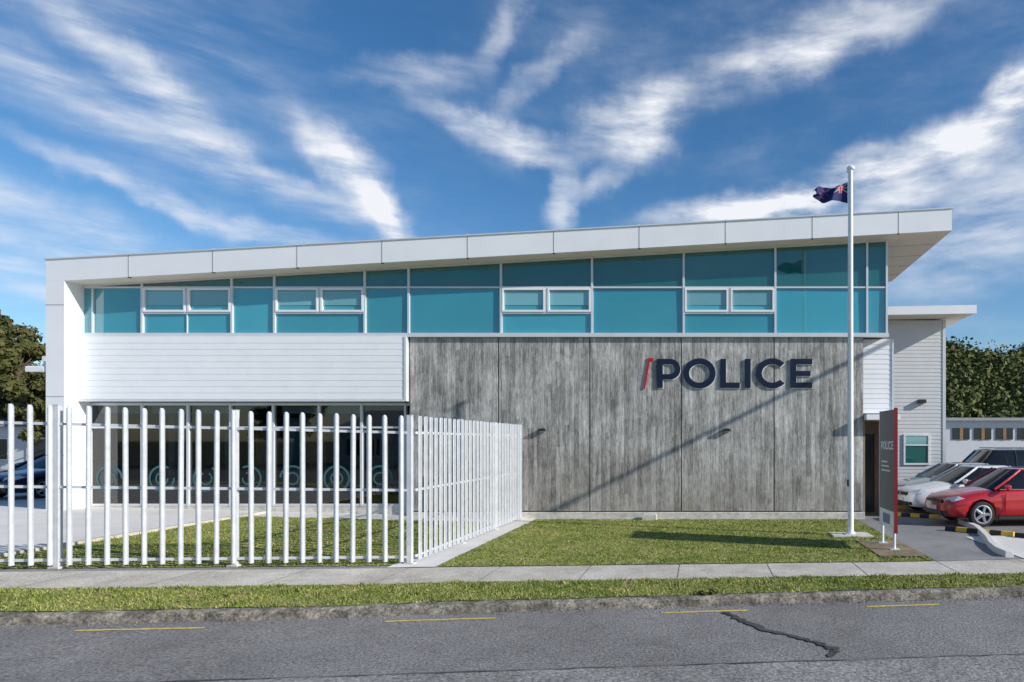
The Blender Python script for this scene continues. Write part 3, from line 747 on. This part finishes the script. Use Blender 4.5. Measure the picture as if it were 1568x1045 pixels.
# ---------------------------------------------------------------- cars
def apply_bool(ob,cut):
    md=ob.modifiers.new('b','BOOLEAN'); md.object=cut; md.operation='DIFFERENCE'; md.solver='EXACT'
def carpaint(name,c,metal=0):
    m,nt,b=newmat(name); f=noise(nt,2,3); nt.links.new(ramp(nt,f,[(.3,tuple(x*.96 for x in c)),(.7,c)]),b.inputs['Base Color'])
    b.inputs['Roughness'].default_value=.3; b.inputs['Metallic'].default_value=metal; b.inputs['Coat Weight'].default_value=1; b.inputs['Coat Roughness'].default_value=.02
    return m
M['lamp']=simple('headlamp_glass',(.6,.62,.65),.08); M['tail']=simple('tail_lamp',(.4,.01,.01),.15); M['rim']=simple('alloy_rim',(.6,.6,.62),.25,metal=.6)
M['tyre']=simple('tyre',(.02,.02,.02),.8); M['trim']=simple('black_trim',(.02,.02,.022),.45); M['plate']=simple('number_plate',(.75,.75,.72),.5); M['chrome']=simple('chrome',(.7,.7,.7),.1,metal=1)
def car(name,loc,yaw,paint,kind='sedan',sc=1):
    e=empty(name,loc,yaw)
    if kind=='suv':
        st=[(0,.45,.72,.62),(.05,.32,.86,.80),(.22,.28,1.0,.90),(.95,.26,1.08,.93),(1.35,.26,1.14,.94),(2.4,.26,1.16,.95),(3.9,.27,1.18,.93),(4.45,.3,1.16,.9),(4.58,.36,1.1,.84),(4.62,.5,.9,.74)]
        Lr=4.62; rz=1.74; gh=dict(b0=1.25,t0=1.85,t1=4.2,b1=4.5,zb=1.1); wr=.36; wx=(.86,3.62)
    elif kind=='hatch':
        st=[(0,.36,.56,.55),(.05,.24,.68,.74),(.25,.20,.79,.85),(.9,.18,.91,.895),(1.25,.18,.965,.90),(2.4,.18,.99,.905),(3.7,.19,1.03,.89),(4.15,.22,1.04,.85),(4.32,.3,.98,.78),(4.36,.42,.84,.68)]
        Lr=4.36; rz=1.48; gh=dict(b0=1.12,t0=1.95,t1=3.45,b1=4.12,zb=.95); wr=.325; wx=(.88,3.5)
    else:
        st=[(0,.36,.54,.55),(.05,.24,.66,.74),(.25,.20,.77,.84),(.9,.18,.88,.89),(1.3,.18,.95,.90),(2.5,.18,.97,.905),(3.8,.19,1.0,.89),(4.5,.22,1.02,.85),(4.68,.3,.97,.78),(4.72,.42,.82,.68)]
        Lr=4.72; rz=1.44; gh=dict(b0=1.2,t0=2.05,t1=3.35,b1=4.15,zb=.93); wr=.32; wx=(.9,3.72)
    m=MB(); vs=[];ring_n=None
    for (x,zl,zt_,w) in st:
        zm_=lerp(zl,zt_,.45)
        half=[(0,zl),(w*.84,zl),(w*.96,zl+.10),(w,zm_),(w*.985,zt_-.14),(w*.93,zt_-.035),(w*.55,zt_+.015),(0,zt_+.03)]
        rg=half+[(-a,b) for a,b in half[-2:0:-1]]
        ring_n=len(rg); vs+=[(x,a,b) for a,b in rg]
    fs=[]
    for i in range(len(st)-1):
        for k in range(ring_n): fs.append((i*ring_n+k,(i+1)*ring_n+k,(i+1)*ring_n+(k+1)%ring_n,i*ring_n+(k+1)%ring_n))
    fs.append(tuple(range(ring_n))); fs.append(tuple(range(len(vs)-1,len(vs)-1-ring_n,-1)))
    m.add(vs,fs,paint); body=m.build('body',e,smooth=True,world=False)
    sb=body.modifiers.new('s','SUBSURF'); sb.levels=2; sb.render_levels=2
    cm=MB()
    for x in wx:
        for s in (-1,1): cm.cyl((x,s*.62,wr+.0),(x,s*1.2,wr+.0),wr+.055,wr+.055,M['trim'],28)
    cut=cm.build('cutter',e,world=False)
    apply_bool(body,cut)
    bpy.context.view_layer.update()
    dg=bpy.context.evaluated_depsgraph_get(); nm=bpy.data.meshes.new_from_object(body.evaluated_get(dg)); body.modifiers.clear(); body.data=nm
    bpy.data.objects.remove(cut)
    for p in nm.polygons: p.use_smooth=True
    wb,wt=.80,.60; zb=gh['zb']; zr=rz-.05; b0,t0,t1,b1=gh['b0'],gh['t0'],gh['t1'],gh['b1']
    if kind=='suv': wb,wt=.85,.70
    m=MB()
    def gring(t,ins=0):
        w=lerp(wb,wt,t)+.03*math.sin(math.pi*t)-ins; xa=lerp(b0,t0,t); xb=lerp(b1,t1,t); z=lerp(zb,zr,t)
        return [(xa,0,z),(xa+.03,w*.55,z),(xa+.12,w*.93,z),(xa+.3,w,z),((xa+xb)/2,w+.012,z),(xb-.25,w,z),(xb-.09,w*.92,z),(xb,0,z),(xb-.09,-w*.92,z),(xb-.25,-w,z),((xa+xb)/2,-w-.012,z),(xa+.3,-w,z),(xa+.12,-w*.93,z),(xa+.03,-w*.55,z)]
    vs=[];T=[0,.33,.66,1]
    for t in T: vs+=gring(t)
    n=14; fs=[(r*n+k,r*n+(k+1)%n,(r+1)*n+(k+1)%n,(r+1)*n+k) for r in range(3) for k in range(n)]
    m.add(vs,fs,M['carglass']); m.build('windows',e,smooth=True,world=False)
    m=MB(); r0=gring(1); cx=(t0+t1)/2
    vs=[(cx+(x-cx)*1.01,y*1.02,z-.015) for x,y,z in r0]+[(cx+(x-cx)*.98,y*.97,z+.025) for x,y,z in r0]+[(cx+(x-cx)*.8,y*.72,z+.05) for x,y,z in r0]
    fs=[(r*n+k,r*n+(k+1)%n,(r+1)*n+(k+1)%n,(r+1)*n+k) for r in range(2) for k in range(n)]+[tuple(range(2*n,3*n))]
    m.add(vs,fs,paint)
    for s in (1,-1):
        def pt(x,t): 
            return (x, s*(lerp(wb,wt,t)+.03*math.sin(math.pi*t)+.012), lerp(zb,zr,t))
        for (xa,xb,w) in ((b0+.13,t0+.10,.035),(b1-.18,t1-.16,.055)):
            for q in range(4):
                ta,tb=q/4,(q+1)/4
                A_=list(pt(lerp(xa,xb,ta),ta));B_=list(pt(lerp(xa,xb,tb),tb)); A_[1]*=.955;B_[1]*=.955
                m.cyl(A_,B_,w,w,paint,8)
        xm=lerp(b0,b1,.48)
        for q in range(4):
            ta,tb=q/4,(q+1)/4; m.cyl(pt(xm,ta),pt(xm+.0,tb),.03,.03,M['trim'],6)
        if kind!='sedan' : 
            for q in range(4):
                ta,tb=q/4,(q+1)/4; m.cyl(pt(b1-.95,ta),pt(b1-.95,tb),.035,.035,paint if kind=='suv' else M['trim'],6)
        if kind=='suv': m.cyl((t0+.2,s*.6,rz+.04),(t1-.3,s*.6,rz+.04),.018,.018,M['chrome'],6)
        m.cyl(pt(b0+.25,0),pt(b1-.25,0),.012,.012,M['chrome'],6)
        m.lathe((b0+.38,s*(wb+.17),zb+.07),(0,1,0),[(-.10,.01),(-.09,.055),(0,.07),(.09,.055),(.10,.01)],paint,12)
        bw=.905 if kind!='suv' else .95
        for x in (b0+.35,xm,b1-.75): m.box(x-.006,x+.006,s*bw-.02,s*bw+.003,.32,zb-.1,M['trim'])
        for x in (xm-.25,b1-.95): m.box(x-.09,x+.09,s*bw-.01,s*bw+.02,zb-.2,zb-.17,M['chrome'])
        m.box(wx[0]+wr+.1,wx[1]-wr-.1,s*(bw-.06),s*(bw-.005),.2,.27,M['trim'])
    m.build('roof_pillars_trim',e,smooth=False,world=False)
    m=MB(); hz_=st[2][2]-.10
    for s in (1,-1):
        m.add([(.035,s*.50,hz_-.07),(.16,s*.80,hz_-.04),(.42,s*.865,hz_+.04),(.30,s*.74,hz_+.095),(.10,s*.50,hz_+.04),(.25,s*.66,hz_-.10)],[(0,1,4),(1,2,3),(1,3,4)],M['lamp'])
        m.box(.0,.10,s*.56-.09,s*.56+.09,.30,.38,M['trim'])
        m.box(Lr-.16,Lr-.0,s*.66-.12,s*.66+.1,st[-2][2]-.24,st[-2][2]-.06,M['tail'])
    m.box(-.018,.05,-.42,.42,hz_-.10,hz_-.005,M['trim']); m.box(-.024,-.015,-.42,.42,hz_-.012,hz_+.002,M['chrome']); m.box(-.024,-.015,-.05,.05,hz_-.09,hz_-.02,M['chrome'])
    m.box(-.012,.06,-.45,.45,.27,.38,M['trim']); m.box(-.03,-.01,-.19,.19,.40,.50,M['plate']); m.box(Lr-.02,Lr+.01,-.19,.19,.62,.73,M['plate'])
    m.build('lamps_grille',e,world=False)
    for i,x in enumerate(wx):
        for s in (-1,1):
            m=MB(); c_=(x,s*.70,wr); ax=(0,s,0)
            m.lathe(c_,ax,[(-.02,.02),(-.02,wr*.6),(.0,wr*.9),(.02,wr),(.17,wr),(.195,wr*.93),(.20,wr*.68)],M['tyre'],28)
            m.lathe(c_,ax,[(.20,wr*.68),(.19,wr*.63),(.10,wr*.60),(.10,.0001)],M['trim'],28)
            m.lathe(c_,ax,[(.202,wr*.74),(.208,wr*.68),(.18,wr*.61)],M['rim'],28)
            for k in range(5):
                a=2*math.pi*k/5; d=Vector((math.cos(a),0,math.sin(a))); c0=Vector(c_)+Vector((0,s*.17,0))
                m.cyl(c0+d*.02,c0+d*wr*.66,.045,.036,M['rim'],6)
            m.cyl(Vector(c_)+Vector((0,s*.15,0)),Vector(c_)+Vector((0,s*.195,0)),.05,.04,M['rim'],12)
            m.build('wheel_%d'%(i*2+(s>0)),e,world=False)
    return e
PR=carpaint('red_paint',(.50,.008,.015)); PW=carpaint('white_paint',(.75,.76,.77)); PS=carpaint('silver_paint',(.45,.46,.48),.5); PB=carpaint('black_paint',(.012,.013,.016)); PN=carpaint('navy_paint',(.012,.02,.06))
car('parked_car',(6.15,18.1,0),math.radians(6),PR,'hatch')
car('parked_car',(6.05,20.8,0),math.radians(8),PW,'sedan')
car('parked_car',(6.35,23.2,0),math.radians(8),PS,'sedan')
car('parked_suv',(8.75,25.9,.14),math.radians(2),PB,'suv')
car('parked_car',(-22.0,21.0,.35),math.radians(84),PN,'sedan')
car('parked_car',(-27.5,29,.35),math.radians(70),PW,'suv')
car('parked_car',(-33,33,.35),math.radians(10),PB,'hatch')
# ---------------------------------------------------------------- foliage
def leafcloud(C,R,n,size,squash=.8):
    C=np.repeat(C,n,0); R=np.repeat(R,n)
    d=rng.normal(size=(len(C),3)); d/=np.linalg.norm(d,axis=1,keepdims=True)
    r=R*rng.uniform(.5,1.1,len(C)); P=C+d*r[:,None]*np.array([1,1,squash])
    a=d+rng.normal(0,.6,d.shape); a/=np.linalg.norm(a,axis=1,keepdims=True)
    t=np.cross(a,rng.normal(size=a.shape)); t/=np.linalg.norm(t,axis=1,keepdims=True); b=np.cross(a,t)
    s=size*rng.uniform(.5,1.3,len(C))[:,None]
    V=np.stack([P-t*s-b*s*.5,P+t*s*.2-b*s,P+t*s+b*s*.6,P-t*s*.3+b*s],1).reshape(-1,3)
    return V,np.arange(len(V)).reshape(-1,4)
def tree(name,x,y,h,cr,seed,n=360):
    r=random.Random(seed); e=empty(name,(x,y,0)); m=MB()
    m.cyl((x,y,0),(x+.2,y,h*.45),.28,.2,M['bark'],10); m.cyl((x+.2,y,h*.45),(x,y,h*.9),.2,.05,M['bark'],8)
    C=[];R=[]
    for i in range(34):
        t=r.uniform(.2,1); a=r.uniform(0,6.28); rad=cr*(1.05-.62*t)*r.uniform(.45,1.1)
        p=(x+math.cos(a)*rad,y+math.sin(a)*rad,h*(.2+.78*t)); C.append(p); R.append(r.uniform(.45,1.05)*cr*.28)
        q=(x+.1,y,h*(.2+.78*t)*.82); m.cyl(q,p,.07,.02,M['bark'],5)
    m.build('trunk_limbs',e)
    V,F=leafcloud(np.array(C),np.array(R),n,.13); npmesh('crown',V,F,[M['leaf']],parent=e)
tree('conifer_tree',-48.2,47,10.4,3.0,1); tree('conifer_tree',-45.2,45,8.6,2.6,2); tree('conifer_tree',-42.8,49,9.6,2.4,3); tree('conifer_tree',-52,50,11.5,3.5,5); tree('conifer_tree',-41.0,44,6.6,2.0,7)
tree('broadleaf_tree',-14,-15,6.5,2.6,11,200); tree('broadleaf_tree',2,-17,7.5,3,12,200); tree('broadleaf_tree',-33,-17,8,3.2,13,200)
def hillz(X,Y):
    base=24+7*np.sin(X*.011+.3)+4*np.sin(X*.031+1.2)+2*np.sin(X*.083)
    base=np.where(X>60,22+(X-60)*.15+1.8*np.sin(X*.13),base)
    t=np.clip((Y-105)/95,0,1.3); return base*np.sin(np.minimum(t,1)*math.pi/2)**.8*np.where(t>1,1-(t-1)*.6,1)+.0
XX=np.linspace(-330,330,160); YY=np.linspace(104,225,34)
gx_,gy_=np.meshgrid(XX,YY,indexing='ij'); gz=hillz(gx_,gy_)+rng.normal(0,.5,gx_.shape); gz[:,0]=-.5
V=np.stack([gx_,gy_,gz],-1).reshape(-1,3); ny=len(YY)
ii,jj=np.meshgrid(np.arange(len(XX)-1),np.arange(ny-1),indexing='ij'); o=(ii*ny+jj).ravel(); F=np.stack([o,o+ny,o+ny+1,o+1],1)
hill=npmesh('forested_hill',V,F,[M['leafhill']])
n=5200
side=rng.random(n)<.6
hx=np.where(side,rng.uniform(40,130,n),rng.uniform(-235,-95,n)); hy=106+100*rng.random(n)**1.0
hzv=hillz(hx,hy); R=rng.uniform(.8,2.1,n)*(1+.9*(rng.random(n)<.08))
V,F=leafcloud(np.stack([hx,hy,hzv+R*.5],1),R,38,.36,1.05); npmesh('canopy',V,F,[M['leafhill']],parent=hill)
# unseen mast added right of view; its arm casts the diagonal facade shadow
e=empty('added_shadow_mast',(12.4,22.3,0)); m=MB()
m.cyl((12.4,22.3,0),(12.4,22.3,8.6),.12,.09,M['frame'],14); m.cyl((12.4,22.3,8.5),(12.4,13.8,8.75),.085,.06,M['frame'],10)
m.box(12.3,12.5,13.6,13.9,8.70,8.80,M['frame']); m.box(12.15,12.65,22.05,22.55,0,.15,M['plinth'])
m.build('shadow_mast_and_arm',e)
V,F=leafcloud(np.array([[.02,9.72,.03],[.15,9.74,.04],[-.1,9.7,.0]]),np.array([.07,.06,.05]),60,.02); npmesh('roadside_weed',V,F,[M['leaf']])
